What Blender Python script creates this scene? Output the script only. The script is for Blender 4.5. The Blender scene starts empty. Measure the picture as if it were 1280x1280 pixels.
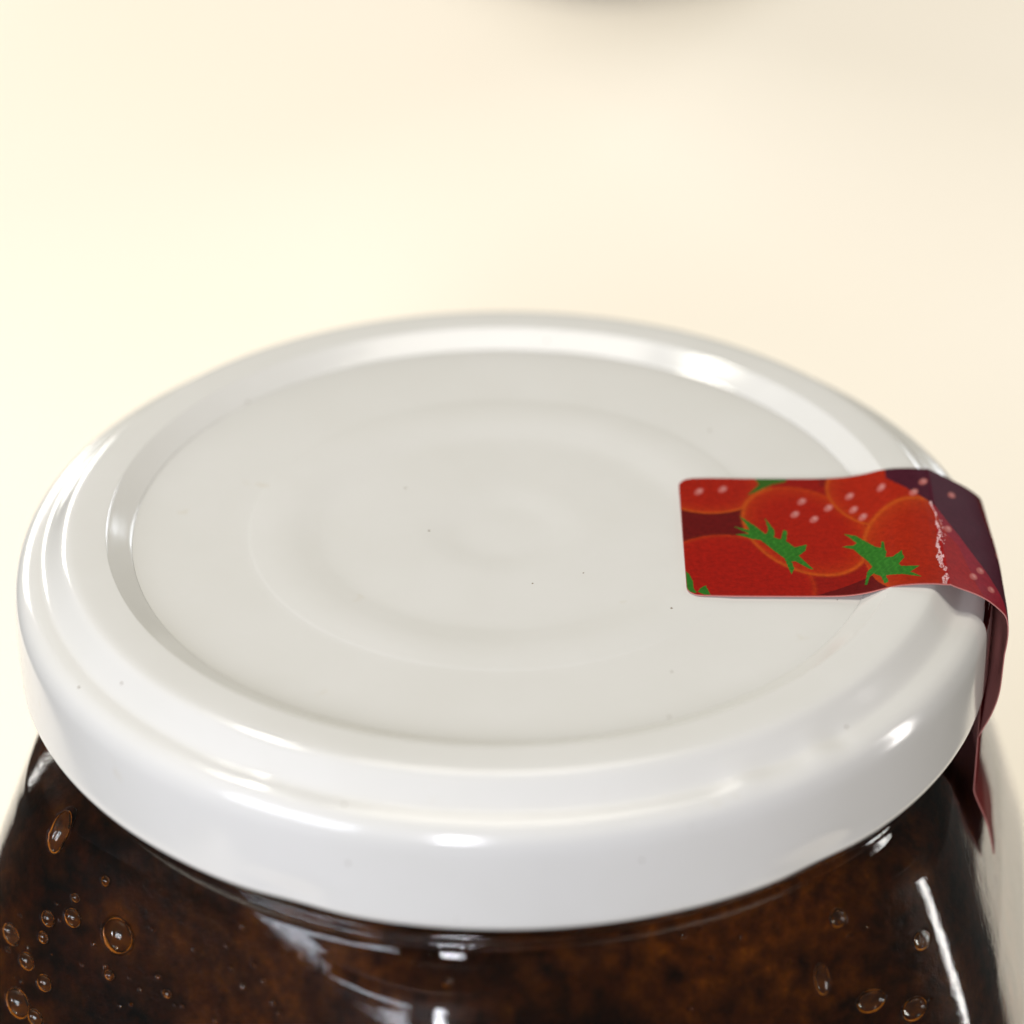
import bpy, bmesh, math, random
import numpy as np
from mathutils import Vector, Matrix
from mathutils.bvhtree import BVHTree
random.seed(7); rng = np.random.RandomState(7)
S = bpy.context.scene
MM = 0.001
R = math.radians

# ------------------------------------------------------------------ camera
PITCH = R(31.5); DIST = 300*MM
cam_d = bpy.data.cameras.new('camera'); cam = bpy.data.objects.new('camera', cam_d)
S.collection.objects.link(cam); S.camera = cam
aim = Vector((0.7, 0.8, 0))*MM
cam.location = aim + Vector((0, -math.cos(PITCH), math.sin(PITCH)))*DIST
cam.rotation_euler = (math.pi/2-PITCH, 0, 0)
cam_d.sensor_width = 36; cam_d.lens = 126.0
cam_d.clip_start = 0.01; cam_d.clip_end = 50
cam_d.dof.use_dof = True
cam_d.dof.focus_distance = 0.2925
cam_d.dof.aperture_fstop = 15.0

# ------------------------------------------------------------------ light
W = bpy.data.worlds.new('World'); S.world = W; W.use_nodes = True
W.node_tree.nodes['Background'].inputs[0].default_value = (1.0, 0.95, 0.86, 1)
W.node_tree.nodes['Background'].inputs[1].default_value = 0.06

def area(name, loc, to, sx, sy, power, col):
    d = bpy.data.lights.new(name, 'AREA'); d.shape = 'RECTANGLE'
    d.size = sx; d.size_y = sy; d.energy = power; d.color = col
    o = bpy.data.objects.new(name, d); S.collection.objects.link(o)
    o.location = loc
    o.rotation_euler = (Vector(to)-Vector(loc)).to_track_quat('-Z', 'Y').to_euler()
    return o
# window in front and to the left, two panes either side of a mullion
area('window_light', (-0.66, -0.64, 0.30), (0, 0, 0), 0.46, 0.36, 4.6, (0.84, 0.89, 1.0))
area('window_light', (-0.16, -0.90, 0.32), (0, 0, 0), 0.10, 0.34, 5.2, (0.93, 0.92, 1.0))
# low window behind on the left, and a smaller one behind on the right
area('back_window', (-0.60, 0.95, 0.22), (0, 0.05, 0), 0.50, 0.30, 3.9, (1.0, 0.98, 0.93))
area('side_window', (0.46, 0.84, 0.26), (0, 0, 0), 0.26, 0.22, 1.5, (0.88, 0.93, 1.0))
# ceiling lamp to the left, and a broad overhead fill added for the table
area('side_window', (0.70, 0.02, 0.02), (0, 0, 0), 0.065, 0.42, 1.5, (1.0, 0.96, 0.92))
area('overhead_light', (-0.36, 0.21, 0.80), (0.0, 0.1, -0.1), 0.11, 0.10, 2.2, (1.0, 0.96, 0.84))
area('overhead_light', (0.0, 0.22, 1.02), (0.05, 0.2, -0.1), 0.55, 0.5, 3.2, (1.0, 0.945, 0.84))

vs = S.view_settings
S.display_settings.display_device = 'sRGB'
vs.view_transform = 'Standard'; vs.look = 'None'; vs.gamma = 1; vs.exposure = 0.38
S.render.engine = 'CYCLES'
S.render.resolution_x = 1024; S.render.resolution_y = 1024
S.cycles.max_bounces = 16; S.cycles.transmission_bounces = 12; S.cycles.glossy_bounces = 8

# ------------------------------------------------------------------ helpers
def link(name, me, parent=None, mats=(), smooth=True):
    o = bpy.data.objects.new(name, me); S.collection.objects.link(o)
    for m in mats: me.materials.append(m)
    if parent: o.parent = parent
    if smooth:
        me.polygons.foreach_set('use_smooth', [True]*len(me.polygons))
    return o
def mesh(name, v, f):
    me = bpy.data.meshes.new(name); me.from_pydata([tuple(p) for p in v], [], f); me.update(); return me
def tag(o, label=None, cat=None, group=None, kind=None):
    for k, x in (('label', label), ('category', cat), ('group', group), ('kind', kind)):
        if x: o[k] = x
def catmull(pts, n):
    P = [Vector(p) for p in pts]; P = [P[0]*2-P[1]]+P+[P[-1]*2-P[-2]]; out = []
    for i in range(1, len(P)-2):
        for k in range(n):
            t = k/n; a, b, c, d = P[i-1], P[i], P[i+1], P[i+2]
            out.append(0.5*((2*b)+(c-a)*t+(2*a-5*b+4*c-d)*t*t+(3*b-3*c+d-a)*t**3))
    out.append(P[-2]); return out

class NT:
    def __init__(s, name):
        s.m = bpy.data.materials.new(name); s.m.use_nodes = True; s.t = s.m.node_tree
        s.n = s.t.nodes; s.b = s.n['Principled BSDF']
    def new(s, ty, **kw):
        x = s.n.new(ty)
        for k, v in kw.items():
            if hasattr(x, k): setattr(x, k, v)
            else: x.inputs[k].default_value = v
        return x
    def l(s, a, b): s.t.links.new(a, b)
    def coord(s): return s.new('ShaderNodeTexCoord').outputs['Object']
    def noise(s, scale, detail=4, rough=.5):
        x = s.n.new('ShaderNodeTexNoise'); s.l(s.coord(), x.inputs['Vector'])
        x.inputs['Scale'].default_value = scale; x.inputs['Detail'].default_value = detail
        x.inputs['Roughness'].default_value = rough; return x.outputs['Fac']
    def ramp(s, fac, stops):
        x = s.n.new('ShaderNodeValToRGB'); s.l(fac, x.inputs[0]); e = x.color_ramp.elements
        while len(e) < len(stops): e.new(0.5)
        for k, (p, c) in enumerate(stops): e[k].position = p; e[k].color = (*c, 1)
        return x.outputs[0]
    def mix(s, fac, a, b):
        x = s.n.new('ShaderNodeMix'); x.data_type = 'RGBA'
        for i, v in ((0, fac), (6, a), (7, b)):
            if hasattr(v, 'is_linked'): s.l(v, x.inputs[i])
            else: x.inputs[i].default_value = v if i == 0 else (*v, 1)
        return x.outputs[2]
    def bump(s, h, strength, dist):
        x = s.n.new('ShaderNodeBump'); s.l(h, x.inputs['Height'])
        x.inputs['Strength'].default_value = strength; x.inputs['Distance'].default_value = dist
        s.l(x.outputs[0], s.b.inputs['Normal']); return x

# ------------------------------------------------------------------ materials
def mat_lid():
    t = NT('white_enamel'); b = t.b
    sp = t.n.new('ShaderNodeTexVoronoi'); t.l(t.coord(), sp.inputs['Vector']); sp.inputs['Scale'].default_value = 420
    msk = t.noise(90, 2)
    spk = t.n.new('ShaderNodeMath'); spk.operation = 'LESS_THAN'; t.l(sp.outputs['Distance'], spk.inputs[0]); spk.inputs[1].default_value = 0.043
    mk = t.n.new('ShaderNodeMath'); mk.operation = 'GREATER_THAN'; t.l(msk, mk.inputs[0]); mk.inputs[1].default_value = 0.53
    mu = t.n.new('ShaderNodeMath'); mu.operation = 'MULTIPLY'; t.l(spk.outputs[0], mu.inputs[0]); t.l(mk.outputs[0], mu.inputs[1])
    base = t.ramp(t.noise(60, 5, .6), [(0.35, (0.595, 0.585, 0.545)), (0.7, (0.62, 0.61, 0.575))])
    stain = t.ramp(t.noise(230, 3, .6), [(0.70, (0, 0, 0)), (0.8, (1, 1, 1))])
    base = t.mix(stain, base, (0.57, 0.54, 0.47))
    col = t.mix(mu.outputs[0], base, (0.16, 0.11, 0.06))
    t.l(col, b.inputs['Base Color'])
    b.inputs['Roughness'].default_value = 0.16
    t.l(t.ramp(t.noise(300, 4), [(0.3, (.10,)*3), (0.75, (.17,)*3)]), b.inputs['Roughness'])
    t.bump(t.noise(900, 3), 0.25, 0.00002)
    return t.m
def mat_glass():
    t = NT('clear_glass'); b = t.b
    b.inputs['Base Color'].default_value = (0.97, 0.99, 0.96, 1)
    b.inputs['Roughness'].default_value = 0.01; b.inputs['IOR'].default_value = 1.43
    b.inputs['Transmission Weight'].default_value = 1.0
    t.bump(t.noise(300, 6, .68), 0.45, 0.00012)
    return t.m
def mat_jam(dark=False):
    t = NT('jam_dark' if dark else 'jam_amber'); b = t.b
    big = t.noise(38, 4, .55)
    a = t.ramp(t.noise(480, 6, .62), [(0.30, (0.010, 0.002, 0.0)), (0.50, (0.066, 0.014, 0.0)), (0.66, (0.13, 0.032, 0.0)), (0.80, (0.36, 0.095, 0.0006))])
    d = t.ramp(t.noise(300, 6, .7), [(0.42, (0.001, 0.0003, 0.0)), (0.78, (0.04, 0.007, 0.0))])
    col = t.mix(t.ramp(big, [(0.36, (0,)*3), (0.52, (1,)*3)]), a, d)
    t.l(col, b.inputs['Base Color'])
    b.inputs['Roughness'].default_value = 0.35
    b.inputs['Specular IOR Level'].default_value = 0.12
    b.inputs['Subsurface Weight'].default_value = 0.15
    b.inputs['Subsurface Radius'].default_value = (1.0, 0.35, 0.08)
    b.inputs['Subsurface Scale'].default_value = 0.0012
    t.bump(t.noise(500, 4, .6), 0.4, 0.0003)
    return t.m
def mat_simple(name, col, rough=.5, **kw):
    t = NT(name); t.b.inputs['Base Color'].default_value = (*col, 1); t.b.inputs['Roughness'].default_value = rough
    for k, v in kw.items(): t.b.inputs[k.replace('_', ' ')].default_value = v
    return t.m
def mat_print():
    t = NT('printed_paper'); b = t.b
    a = t.new('ShaderNodeVertexColor'); a.layer_name = 'print'
    w = t.ramp(t.noise(2200, 4, .7), [(0.3, (0.68,)*3), (0.7, (1, 1, 1))])
    x = t.n.new('ShaderNodeMix'); x.data_type = 'RGBA'; x.blend_type = 'MULTIPLY'; x.inputs[0].default_value = 1
    t.l(a.outputs[0], x.inputs[6]); t.l(w, x.inputs[7]); t.l(x.outputs[2], b.inputs['Base Color'])
    b.inputs['Roughness'].default_value = 0.55; b.inputs['Specular IOR Level'].default_value = 0.04
    t.bump(t.noise(700, 3), 0.2, 0.00003)
    return t.m
def mat_table():
    t = NT('cream_tabletop'); b = t.b
    t.l(t.ramp(t.noise(5, 3), [(0.3, (0.93, 0.84, 0.69)), (0.7, (0.95, 0.88, 0.76))]), b.inputs['Base Color'])
    b.inputs['Roughness'].default_value = 0.55
    t.bump(t.noise(400, 3), 0.1, 0.0001)
    return t.m
M_lid, M_glass, M_jam, M_print, M_table = mat_lid(), mat_glass(), mat_jam(), mat_print(), mat_table()
M_bub = NT('bubble_film')
M_bub.b.inputs['Roughness'].default_value = 0.08
M_bub.l(M_bub.ramp(M_bub.noise(500, 3), [(0.3, (0.03, 0.007, 0.0003)), (0.7, (0.11, 0.026, 0.001))]), M_bub.b.inputs['Base Color'])
M_bub = M_bub.m
M_lit_rim = mat_simple('lit_rim_amber', (0.55, 0.16, 0.01), .12)  # pale amber: thin jam edge with the glow of transmitted light in its colour
M_back = mat_simple('paper_back', (0.42, 0.16, 0.14), .7)
M_wood = mat_simple('fruit_skin', (0.03, 0.008, 0.003), .25)

# ------------------------------------------------------------------ table
TZ = -104.0*MM
bm = bmesh.new(); bmesh.ops.create_cube(bm, size=1.0)
for v_ in bm.verts:
    v_.co = Vector((v_.co.x*0.278-0.0125, v_.co.y*1.50+0.66, (v_.co.z-0.5)*0.03))
bmesh.ops.bevel(bm, geom=[e for e in bm.edges], offset=0.003, segments=3, affect='EDGES')
me = bpy.data.meshes.new('table_top'); bm.to_mesh(me); bm.free()
tb = link('table_top', me, None, [M_table], False); tb.location = (0, 0, TZ)
tag(tb, 'pale cream table surface under the jars, out of focus', None, None, 'structure')

# ------------------------------------------------------------------ jar profile
HEX0 = R(-97)
def hexr(th, a, p=13):
    s = 0
    for k in range(6):
        c = math.cos(th-(HEX0+R(30)+k*R(60)))
        if c > 0: s += c**p
    return a*s**(-1/p)
def smooth(t): t = max(0, min(1, t)); return t*t*(3-2*t)
def interp(z, tab):
    if z >= tab[0][0]: return tab[0][1]
    for (z0, a), (z1, b) in zip(tab, tab[1:]):
        if z >= z1:
            return a+(b-a)*(z0-z)/(z0-z1)
    return tab[-1][1]
# z -> circle radius (neck) and hexagon apothem, mm
NECK = [(0, 37.2), (-11.5, 37.2), (-12.6, 38.6), (-13.6, 38.8), (-14.3, 38.0), (-14.9, 38.55), (-15.5, 37.9), (-16, 37.8), (-20, 40)]
APO = [(-14, 37.2), (-17, 37.8), (-19, 38.5), (-24, 40.5), (-31, 43.0), (-40, 45.8), (-98, 45.8), (-101.5, 43.0), (-103.3, 40.0)]
HEXK = [(-14.4, 0), (-16.2, .35), (-18.2, .95), (-20, 1)]
def jar_r(th, z, off=0):
    k = interp(z, HEXK)
    rc = interp(z, NECK); rh = hexr(th, interp(z, APO)*1.012)
    return rc*(1-k)+rh*k-off
def body_grid(zs, nth, off, capz=None):
    v = []
    for z in zs:
        for i in range(nth):
            th = 2*math.pi*i/nth; r = jar_r(th, z, off)
            v.append((r*math.cos(th)*MM, r*math.sin(th)*MM, z*MM))
    f = []
    for j in range(len(zs)-1):
        for i in range(nth):
            a = j*nth+i; b = j*nth+(i+1) % nth
            f.append((a, a+nth, b+nth, b))
    return v, f
def frange(a, b, n): return [a+(b-a)*i/n for i in range(n+1)]

def build_glass(parent):
    n = 288
    zo = frange(-1.0, -11.5, 6)+frange(-11.7, -20, 50)+frange(-20.4, -42, 44)+frange(-46, -98, 8)+frange(-99, -103.3, 7)
    vo, fo = body_grid(zo, n, 0)
    zi = frange(-1.0, -11.5, 6)+frange(-11.9, -20, 30)+frange(-20.5, -42, 30)+frange(-46, -95, 6)+frange(-96, -99.5, 5)
    vi, fi = body_grid(zi, n, 1.7)
    N = len(vo)
    f = fo+[tuple(N+k for k in reversed(q)) for q in fi]
    # rim at top
    for i in range(n):
        j = (i+1) % n; f.append((i, j, N+j, N+i))
    # bottoms
    lo = (len(zo)-1)*n; li = N+(len(zi)-1)*n
    f.append(tuple(lo+i for i in range(n))[::-1]); f.append(tuple(li+i for i in range(n)))
    return link('glass_body', mesh('glass_body', vo+vi, f), parent, [M_glass])

JOFF = 1.62
def jam_base(dense):
    if dense:
        zs = frange(-13.0, -45, 330)+frange(-47, -95, 10)+frange(-96, -99.3, 4); n = 1500
    else:
        zs = frange(-13.0, -45, 60)+frange(-47, -95, 10)+frange(-96, -99.3, 4); n = 200
    v, f = body_grid(zs, n, JOFF)
    k = len(zs)*n; v += [(0, 0, zs[0]*MM), (0, 0, zs[-1]*MM)]
    for i in range(n):
        j = (i+1) % n
        f.append((k, i, j)); l = (len(zs)-1)*n; f.append((k+1, l+j, l+i))
    return v, f

# ray through a photograph pixel (1280 px frame)
cr = cam.rotation_euler.to_matrix(); FPX = 126.0/36*1280
def ray(px, py): return (cr @ Vector(((px-640)/FPX, -(py-640)/FPX, -1))).normalized()

# ------------------------------------------------------------------ main jar
jar = bpy.data.objects.new('jam_jar', None); S.collection.objects.link(jar)
tag(jar, 'hexagonal glass jar of dark amber jam with white lid and printed seal strip, in front', 'jar', 'jars of jam')
jar.location = (0, 0, TZ); JB = Vector((0, 0, -TZ))
class Root: pass
def rebase(o): o.location = (0, 0, -TZ)     # part meshes are modelled with the lid top at z 0
glass = build_glass(jar); rebase(glass)

jv, jf = jam_base(True)
A = np.array(jv)
bv, bf = jam_base(False)
bvh = BVHTree.FromPolygons([Vector(p) for p in bv], bf)
# px, py, rx, ry (photo px)
BUB = [(153,1168,19,21),(97,1146,10,11),(67,1147,8,9),(23,1167,10,11),(61,1170,6,7),(41,1200,9,10),(62,1227,9,10),
       (30,1252,15,17),(51,1270,10,10),(2,1225,6,7),(80,1040,10,26),(138,1100,5,6),(101,1121,5,5),(143,1217,6,6),
       (1024,1222,9,20),(1085,1249,18,14),(1138,1259,15,14),(1146,1174,9,11),(1044,1147,9,10),
       (560,1230,5,5),(215,1240,5,5),(310,1232,4,4)]
BUB += [(random.uniform(10, 420), random.uniform(1110, 1275), r_, r_) for r_ in [random.uniform(1.8, 3.6) for _ in range(34)]]
BUB += [(random.uniform(850, 1190), random.uniform(1150, 1275), r_, r_) for r_ in [random.uniform(1.8, 3.4) for _ in range(12)]]
bubs = []
for (px, py, rx, ry) in BUB:
    d = ray(px, py); hit, nrm, _, _ = bvh.ray_cast(cam.location, d)
    if hit is None: continue
    if nrm.dot(d) > 0: nrm = -nrm
    dist = (hit-cam.location).length; s = dist/FPX
    up = Vector((0, 0, 1)); ex = up.cross(nrm).normalized(); ey = nrm.cross(ex)
    fx = abs((cr.inverted() @ ex).x); fy = abs((cr.inverted() @ ey).y)
    ax = rx*s/max(fx, .35); ay = ry*s/max(fy, .35)
    bubs.append((hit, nrm, ex, ey, ax, ay, min(ax, ay)*0.65))
for (c, n, ex, ey, ax, ay, dp) in bubs:
    D = A-np.array(c); u = D@np.array(ex)/ax; w = D@np.array(ey)/ay; q = u*u+w*w
    nn = np.abs(D@np.array(n)) < 3*MM
    m = (q < 1.1) & nn
    dep = np.sqrt(np.clip(1.1-q[m], 0, None))*dp*1.15
    A[m] -= np.outer(dep, np.array(n))
jam = link('jam', mesh('jam', A.tolist(), jf), jar, [M_jam]); rebase(jam)
LIT_RIM = []
for (c, n, ex, ey, ax, ay, dp) in bubs:
    v = []; f = []; NR, NA = 7, 20
    mtx = lambda a, ph: ex*ax*math.sin(a)*math.cos(ph)+ey*ay*math.sin(a)*math.sin(ph)-n*dp*math.cos(a)
    v.append(tuple(mtx(0, 0)))
    for r in range(1, NR+1):
        a = math.pi/2*r/NR
        for k in range(NA): v.append(tuple(mtx(a, 2*math.pi*k/NA)))
    for k in range(NA): f.append((0, 1+k, 1+(k+1) % NA))
    for r in range(NR-1):
        for k in range(NA):
            a = 1+r*NA+k; b = 1+r*NA+(k+1) % NA; f.append((a, a+NA, b+NA, b))
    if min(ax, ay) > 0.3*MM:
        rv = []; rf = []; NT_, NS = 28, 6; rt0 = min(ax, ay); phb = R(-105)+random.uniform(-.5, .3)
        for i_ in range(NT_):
            ph = 2*math.pi*i_/NT_; rad = (ex*ax*math.cos(ph)+ey*ay*math.sin(ph)); dr = rad.normalized(); rt = rt0*(0.01+0.085*max(0, math.cos(ph-phb))**2+0.02*math.sin(3*ph+ax*9e4))  # thickest low on the bubble, shaping a lit crescent
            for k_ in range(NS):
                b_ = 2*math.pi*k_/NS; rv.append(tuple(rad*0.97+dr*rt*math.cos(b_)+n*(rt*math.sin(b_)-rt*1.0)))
        for i_ in range(NT_):
            for k_ in range(NS):
                a_ = i_*NS+k_; b_ = i_*NS+(k_+1) % NS; c_ = ((i_+1) % NT_)*NS+(k_+1) % NS; d_ = ((i_+1) % NT_)*NS+k_
                rf.append((a_, b_, c_, d_))
        LIT_RIM.append((c, rv, rf))
    o = link('air_bubble', mesh('air_bubble', v, f), jam, [M_bub]); o.location = c

for (c, rv, rf) in LIT_RIM:
    o = link('bubble_lit_rim', mesh('bubble_lit_rim', rv, rf), jam, [M_lit_rim]); o.location = c
# ------------------------------------------------------------------ lid
LIDP = [(0.0, -1.42), (3.4, -1.40), (5.4, -1.27), (7.2, -1.18), (11, -1.16), (14.6, -1.18), (16.2, -1.08), (17.8, -0.96), (19.4, -0.94), (21.0, -1.02),
        (22, -1.08), (27, -1.12), (30.7, -1.15), (31.05, -1.10), (32.1, -0.56), (33.0, -0.08), (33.35, 0.0), (35.4, 0.0), (36.3, -0.10), (36.8, -0.40),
        (37.45, -1.15), (38.05, -1.85), (38.5, -2.22), (39.1, -2.36), (39.8, -2.60), (40.45, -3.2), (40.85, -4.2), (40.97, -5.5), (41.0, -8), (41.0, -10.8)]
def lid_mesh():
    prof = []
    for k in range(len(LIDP)-1):
        n = 4
        seg = catmull([(*LIDP[max(k-1, 0)], 0), (*LIDP[k], 0), (*LIDP[k+1], 0), (*LIDP[min(k+2, len(LIDP)-1)], 0)], n)
        prof += [(p.x, p.y) for p in seg[n:2*n]]
    prof.append(LIDP[-1])
    # rolled curl at the bottom then back up the inside
    for k in range(1, 13):
        a = math.pi*k/12*1.25
        prof.append((40.35+0.65*math.cos(a), -10.9-0.8*math.sin(a)))
    prof += [(39.9, -9.0), (39.7, -4.0), (37.0, -3.2), (36.5, -1.6), (30, -1.7), (0.0, -1.9)]
    n = 360; v = []; f = []
    for (r, z) in prof:
        for i in range(n):
            th = 2*math.pi*i/n
            # lug dimples pressed into the curl
            l = 0
            for q in range(6):
                d = (th-(R(-113)+q*R(60))+math.pi) % (2*math.pi)-math.pi
                l += math.exp(-(d/0.085)**2)
            w = smooth((-z-8.6)/2.0) if z < -8 and r > 39.5 else 0
            wob = 0.03*math.sin(3*th+1)+0.02*math.sin(7*th)
            dent = 0
            if 37.2 < r < 40.4 and -4 < z < -1:     # small pressed wrinkles near the front right
                for (t0, am, sg) in ((R(-62), .22, .045), (R(-52), .16, .03), (R(-48), -.12, .02), (R(-118), .10, .05)):
                    dd = (th-t0+math.pi) % (2*math.pi)-math.pi
                    dent += am*math.exp(-(dd/sg)**2)
            rr = r+wob*(r/41)-0.38*l*w
            zz = z-0.10*l*w+dent*math.sin((r-37.2)/3.2*math.pi) if dent else z-0.10*l*w
            v.append((rr*math.cos(th)*MM, rr*math.sin(th)*MM, zz*MM))
    for j in range(len(prof)-1):
        for i in range(n):
            a = j*n+i; b = j*n+(i+1) % n
            f.append((a, a+n, b+n, b))
    me = mesh('lid', v, f)
    bm = bmesh.new(); bm.from_mesh(me); bmesh.ops.remove_doubles(bm, verts=bm.verts, dist=1e-7); bm.to_mesh(me); bm.free()
    return me
lid = link('lid', lid_mesh(), jar, [M_lid]); rebase(lid)

# ------------------------------------------------------------------ seal strip
def pip(x, y, poly):
    c = np.zeros(x.shape, bool); n = len(poly)
    for i in range(n):
        x0, y0 = poly[i]; x1, y1 = poly[(i+1) % n]
        if y0 == y1: continue
        m = ((y0 > y) != (y1 > y)) & (x < (x1-x0)*(y-y0)/(y1-y0)+x0); c ^= m
    return c
def print_colour(X, Y):
    """X along, Y across the strip in print units; the strip is 420 units wide, Y 0 at the far edge"""
    C = np.empty(X.shape+(3,)); C[:] = (0.36, 0.010, 0.004)
    def put(m, c, a=1.0):
        C[m] = C[m]*(1-a)+np.array(c)*a
    def ell(cx, cy, rx, ry, rot=0):
        c, s = math.cos(rot), math.sin(rot); dx, dy = X-cx, Y-cy
        return np.sqrt(((dx*c+dy*s)/rx)**2+((-dx*s+dy*c)/ry)**2)
    def berry(cx, cy, rx, ry, rot, fill, edge, ew=.07, side=None):
        q = ell(cx, cy, rx, ry, rot); m = q < 1
        t = np.clip((q-0.55)/0.45, 0, 1)[..., None]**2
        col = np.array(fill)*(1-t*0.55)+np.array(edge)*t*0.55
        C[m] = col[m]
        e = np.exp(-((q-0.985)/ew*2)**2)[..., None]
        if side is not None: e = e*np.clip(side(X, Y), 0, 1)[..., None]
        e = e*(q < 1.06)[..., None]
        C[:] = C*(1-e*0.8)+np.array((0.66, 0.10, 0.008))*e*0.8
    DR = (0.16, 0.006, 0.005)
    put((Y < 30) & (X > 500), (0.25, 0.01, 0.006))
    put((X < 260) & (Y > 90) & (Y < 260), DR)
    berry(110, 30, 190, 100, 0.0, (0.45, 0.016, 0.004), (0.60, 0.06, .006))
    berry(170, 370, 270, 160, 0.12, (0.43, 0.010, 0.003), (0.46, 0.016, .004), side=lambda x, y: 0*x+.25)
    berry(430, 190, 225, 150, 0.35, (0.46, 0.014, 0.003), (0.62, 0.06, .005), side=lambda x, y: np.where((x < 330) | (y > 250), 1, .15))
    berry(690, 80, 175, 110, 0.35, (0.48, 0.020, 0.004), (0.58, 0.06, .006))
    berry(830, 290, 215, 185, 0.1, (0.47, 0.022, 0.003), (0.60, 0.07, .006), side=lambda x, y: np.where(y < 300, 1, .2))
    # crimson and plum part further along
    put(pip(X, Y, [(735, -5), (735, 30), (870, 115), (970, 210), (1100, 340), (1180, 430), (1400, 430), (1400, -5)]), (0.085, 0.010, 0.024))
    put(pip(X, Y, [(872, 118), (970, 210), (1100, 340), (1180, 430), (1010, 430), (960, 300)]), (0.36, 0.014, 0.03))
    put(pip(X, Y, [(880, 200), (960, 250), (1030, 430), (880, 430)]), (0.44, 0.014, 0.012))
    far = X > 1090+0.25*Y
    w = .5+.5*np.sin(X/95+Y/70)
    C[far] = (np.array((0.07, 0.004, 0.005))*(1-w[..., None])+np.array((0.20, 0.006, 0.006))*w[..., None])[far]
    put(pip(X, Y, [(430, 420), (640, 360), (620, 330), (800, 330), (800, 420), (560, 425)]) & (ell(430,190,225,150,.35) > 1) & (ell(830,290,215,185,.1) > 1), DR)
    # seeds
    for (sx, sy) in ((70,50),(155,42),(430,85),(400,132),(465,150),(520,110),(600,72),(607,122),(635,152),(715,60),(826,88),(866,48),(976,64),(930,205),(1036,310),(1000,346),(1070,362),(1150,200),(1230,300)):
        q = ell(sx, sy, 17, 10, -0.5)
        e = np.clip(1.25-q, 0, .45)[..., None]/.45
        C[:] = C*(1-e*.8)+np.array((0.72, 0.20, 0.17))*e*.8
        hl = np.exp(-(np.hypot(X-sx-3, Y-sy+3)/6)**2)[..., None]; C[:] = C*(1-hl*.6)+np.array((.85,.45,.42))*hl*.6
    # calyx leaves
    G = (0.035, 0.20, 0.018)
    L1 = [(180,178),(235,190),(205,140),(262,180),(290,205),(300,188),(292,145),(322,190),(318,215),(340,222),(352,188),(366,192),(358,228),(385,250),(428,240),(420,262),(395,280),(440,328),(425,326),(382,300),(368,300),(374,325),(362,345),(352,315),(345,290),(318,268),(295,248),(268,225),(240,222),(205,212),(180,206),(232,204)]
    L2 = [(560,205),(600,215),(640,245),(660,262),(680,270),(684,248),(692,250),(695,290),(690,305),(715,310),(748,292),(752,320),(730,340),(738,350),(800,352),(765,372),(790,385),(800,392),(740,380),(722,378),(680,372),(684,398),(670,402),(662,370),(640,355),(625,365),(612,392),(605,390),(620,345),(640,330),(628,310),(610,290),(585,262),(545,250),(590,248),(600,242),(580,222)]
    for L in (L1, L2): put(pip(X, Y, L), G)
    vein = (np.sin((X+Y*0.6)/4+np.sin(Y/5)*2) > .6)
    put(pip(X, Y, L1) & vein, (0.045, 0.235, 0.022)); put(pip(X, Y, L2) & vein, (0.045, 0.235, 0.022))
    put(pip(X, Y, [(-5,330),(12,345),(25,375),(22,410),(8,412),(-5,400)]), G)
    put(pip(X, Y, [(30,408),(52,392),(68,385),(70,410),(62,422),(40,420)]), G)
    put(pip(X, Y, [(270,-5),(390,-5),(380,12),(330,22),(262,55),(240,62),(285,22)]), (0.05, 0.15, 0.015))
    # worn white crease where the paper folds over the rim
    cx = 885+6*np.sin(Y/27)+4*np.sin(Y/11.3)+(210-Y)*0.05
    wd = (3+6*np.abs(np.sin(Y/31+.6))+3*np.sin(Y/6.1))*np.clip((Y-90)/200, .35, 1.2)
    g = rng.rand(*X.shape); g = (g+np.roll(g, 1, 1)+np.roll(g, 2, 1)+np.roll(g, 1, 0))/4
    m = (np.abs(X-cx) < wd) & (Y > 118) & (g > .40); put(m, (1.0, 0.62, 0.62))
    m = (np.abs(X-cx-14) < 12) & (Y > 180) & (Y < 270) & (g > .66); put(m, (1.0, 0.55, 0.55))
    # pale cut paper edge
    put((Y > 418) | (X < 2), (0.50, 0.10, 0.08))
    return C

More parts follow.
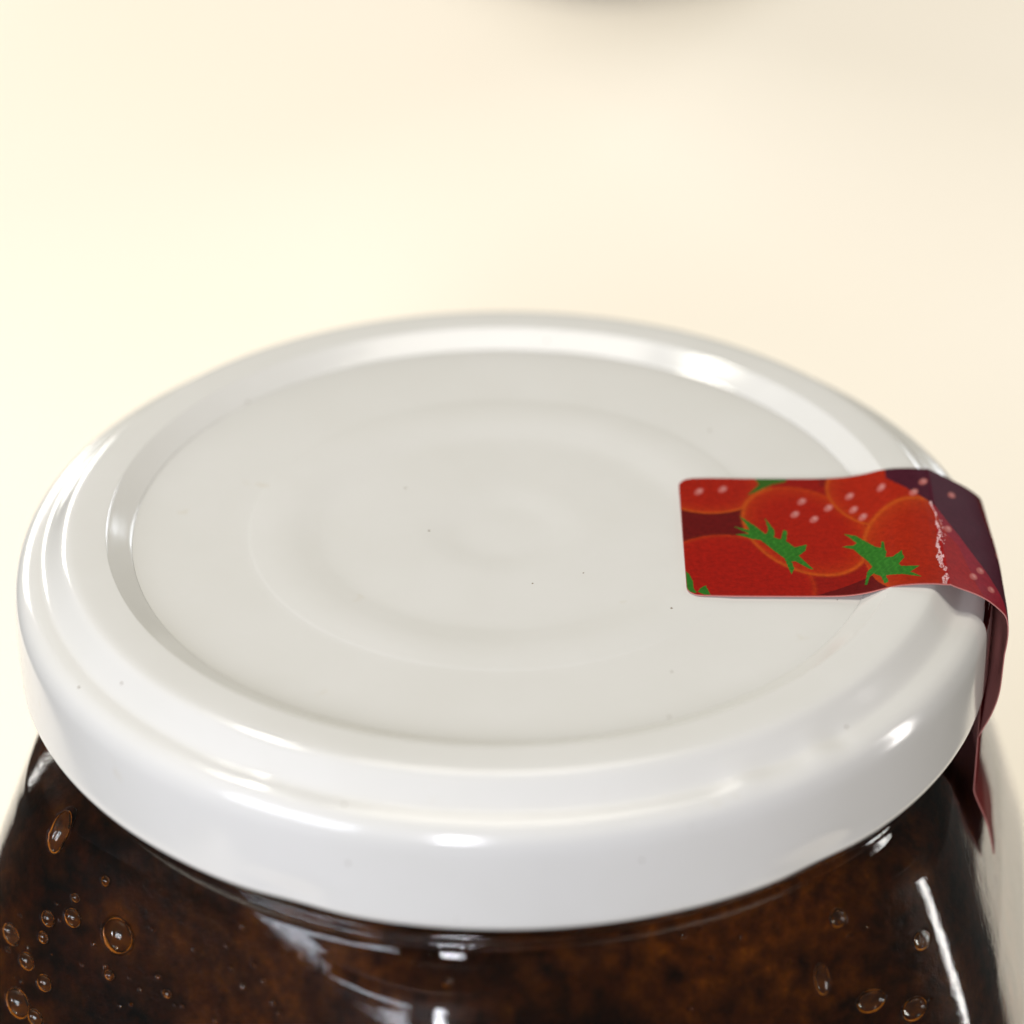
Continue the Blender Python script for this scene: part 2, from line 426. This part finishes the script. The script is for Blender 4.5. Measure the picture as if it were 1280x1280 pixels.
SW = 18.5
path = catmull([(14.9, -0.90, 0), (20, -0.90, 0), (27.6, -0.90, 0), (30.6, -0.60, 0), (33.4, 0.07, 0), (35.9, 0.09, 0), (36.6, -0.12, 0), (40.3, -2.15, 0), (41.45, -3.6, 0), (41.75, -6.5, 0),
                (41.7, -9.6, 0), (41.0, -12.5, 0), (39.8, -16, 0), (39.9, -19, 0), (41.2, -23, 0), (42.3, -27, 0)], 24)
P = np.array([(p.x, p.y) for p in path]); sl = np.concatenate([[0], np.cumsum(np.hypot(*np.diff(P, axis=0).T))])
us = np.concatenate([np.arange(0, 30, 0.075), np.arange(30, sl[-1], 0.25)])
nv = 230; vv = np.linspace(-.5, .5, nv)*SW
def strip_geo(drop):
    X = np.interp(us, sl, P[:, 0]); Z = np.interp(us, sl, P[:, 1])
    tx = np.gradient(X, us); tz = np.gradient(Z, us)
    U, V = np.meshgrid(us, vv, indexing='ij')
    x = X[:, None]+0*V; z = Z[:, None]+0*V; y = V-1.6
    # wraps partly round the skirt
    k = np.clip((U-25)/6, 0, 1)
    x = x-k*0.62*V**2/(2*41)
    # the far and near margins follow the round rim earlier than the middle
    k2 = np.exp(-((U-19.0)/3.2)**2); z = z+k2*0.10*(V/9)**2
    wv = np.clip((U-21)/4, 0, 1)
    z = z+wv*(0.035*np.sin(V*.55+U*.5)+0.012*np.sin(V*1.3-U))
    x = x+np.clip((U-27)/4, 0, 1)*(0.05*np.sin(U*1.0+V*.35)+0.07*np.sin(U*.5-V*.7+1))
    near = np.clip((-V-6.2)/3, 0, 1)**2*0.7
    z = z+near*(0.30*np.exp(-((U-18.5)/2.3)**2)+0.45*np.exp(-((U-24.0)/2.2)**2))
    rr = np.hypot(x, y); lz = np.interp(rr, [p[0] for p in LIDP], [p[1] for p in LIDP])
    z = np.where(rr < 37.2, np.maximum(z, lz+0.13), np.where(rr < 40.9, np.maximum(z, lz+.10), z))
    zs_ = [np.stack([np.interp(np.clip(us+o_, us[0], us[-1]), us, z[:, c_]) for o_ in np.linspace(-1.9, 1.9, 15)]).mean(0) for c_ in range(z.shape[1])]
    zs_ = np.stack(zs_, 1)
    bl = np.clip((21.5-U)/1.5, 0, 1)
    z = np.where(rr < 37.2, np.maximum(z*(1-bl)+zs_*bl, lz+0.10), z)
    z2 = np.stack([np.stack([np.interp(np.clip(us+o_, us[0], us[-1]), us, z[:, c_]) for o_ in np.linspace(-.9, .9, 9)]).mean(0) for c_ in range(z.shape[1])], 1)
    z = np.where(rr < 37.2, z*(1-bl)+(z2+0.04)*bl, z)
    # rounded corners at the start
    rc = 1.3; ed = SW/2-np.abs(V)
    cut = np.where(ed < rc, rc-np.sqrt(np.clip(rc*rc-(rc-ed)**2, 0, None)), 0)
    x = x+np.clip(1-U/3, 0, 1)*cut
    x = x-drop*(-tz)[:, None]; z = z-drop*tx[:, None]
    return np.stack([x, y, z], -1)*MM
G0 = strip_geo(0); G1 = strip_geo(0.09)
nu = len(us); NN = nu*nv
idx = np.arange(NN).reshape(nu, nv)
q = np.stack([idx[:-1, :-1], idx[1:, :-1], idx[1:, 1:], idx[:-1, 1:]], -1).reshape(-1, 4)
faces = q.tolist()+(q[:, ::-1]+NN).tolist()
loop = list(idx[:, 0])+list(idx[-1, 1:])+list(idx[::-1, -1][1:])+list(idx[0, ::-1][1:-1])
nt = len(q)
for a, b in zip(loop, loop[1:]+loop[:1]): faces.append((int(a), int(a)+NN, int(b)+NN, int(b)))
me = mesh('seal_strip', np.concatenate([G0.reshape(-1, 3), G1.reshape(-1, 3)]).tolist(), faces)
U, V = np.meshgrid(us, vv, indexing='ij')
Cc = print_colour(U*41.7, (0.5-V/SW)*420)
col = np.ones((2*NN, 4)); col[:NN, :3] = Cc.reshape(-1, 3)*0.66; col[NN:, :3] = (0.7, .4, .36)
at = me.color_attributes.new('print', 'FLOAT_COLOR', 'POINT'); at.data.foreach_set('color', col.ravel())
st = link('seal_strip', me, jar, [M_print, M_back]); rebase(st)
mi = np.zeros(len(faces), np.int32); mi[nt:] = 1; me.polygons.foreach_set('material_index', mi)
st['label'] = 'red paper seal strip printed with strawberries, folded over the lid edge'

# ------------------------------------------------------------------ second jar, far behind
def copy_tree(o, parent=None, skip=()):
    c = o.copy(); S.collection.objects.link(c); c.parent = parent
    for ch in list(o.children):
        if ch.name.split('.')[0] not in skip: copy_tree(ch, c, skip)
    return c
def on_table(px, py):
    d = ray(px, py); t = (TZ-cam.location.z)/d.z; return cam.location+d*t
p = on_table(775, -32)
j2 = copy_tree(jar, None, ('air_bubble', 'seal_strip'))
j2.location = (p.x, p.y+0.040, TZ)
j2['label'] = 'blurred dark jar standing far behind at the top edge of the picture'
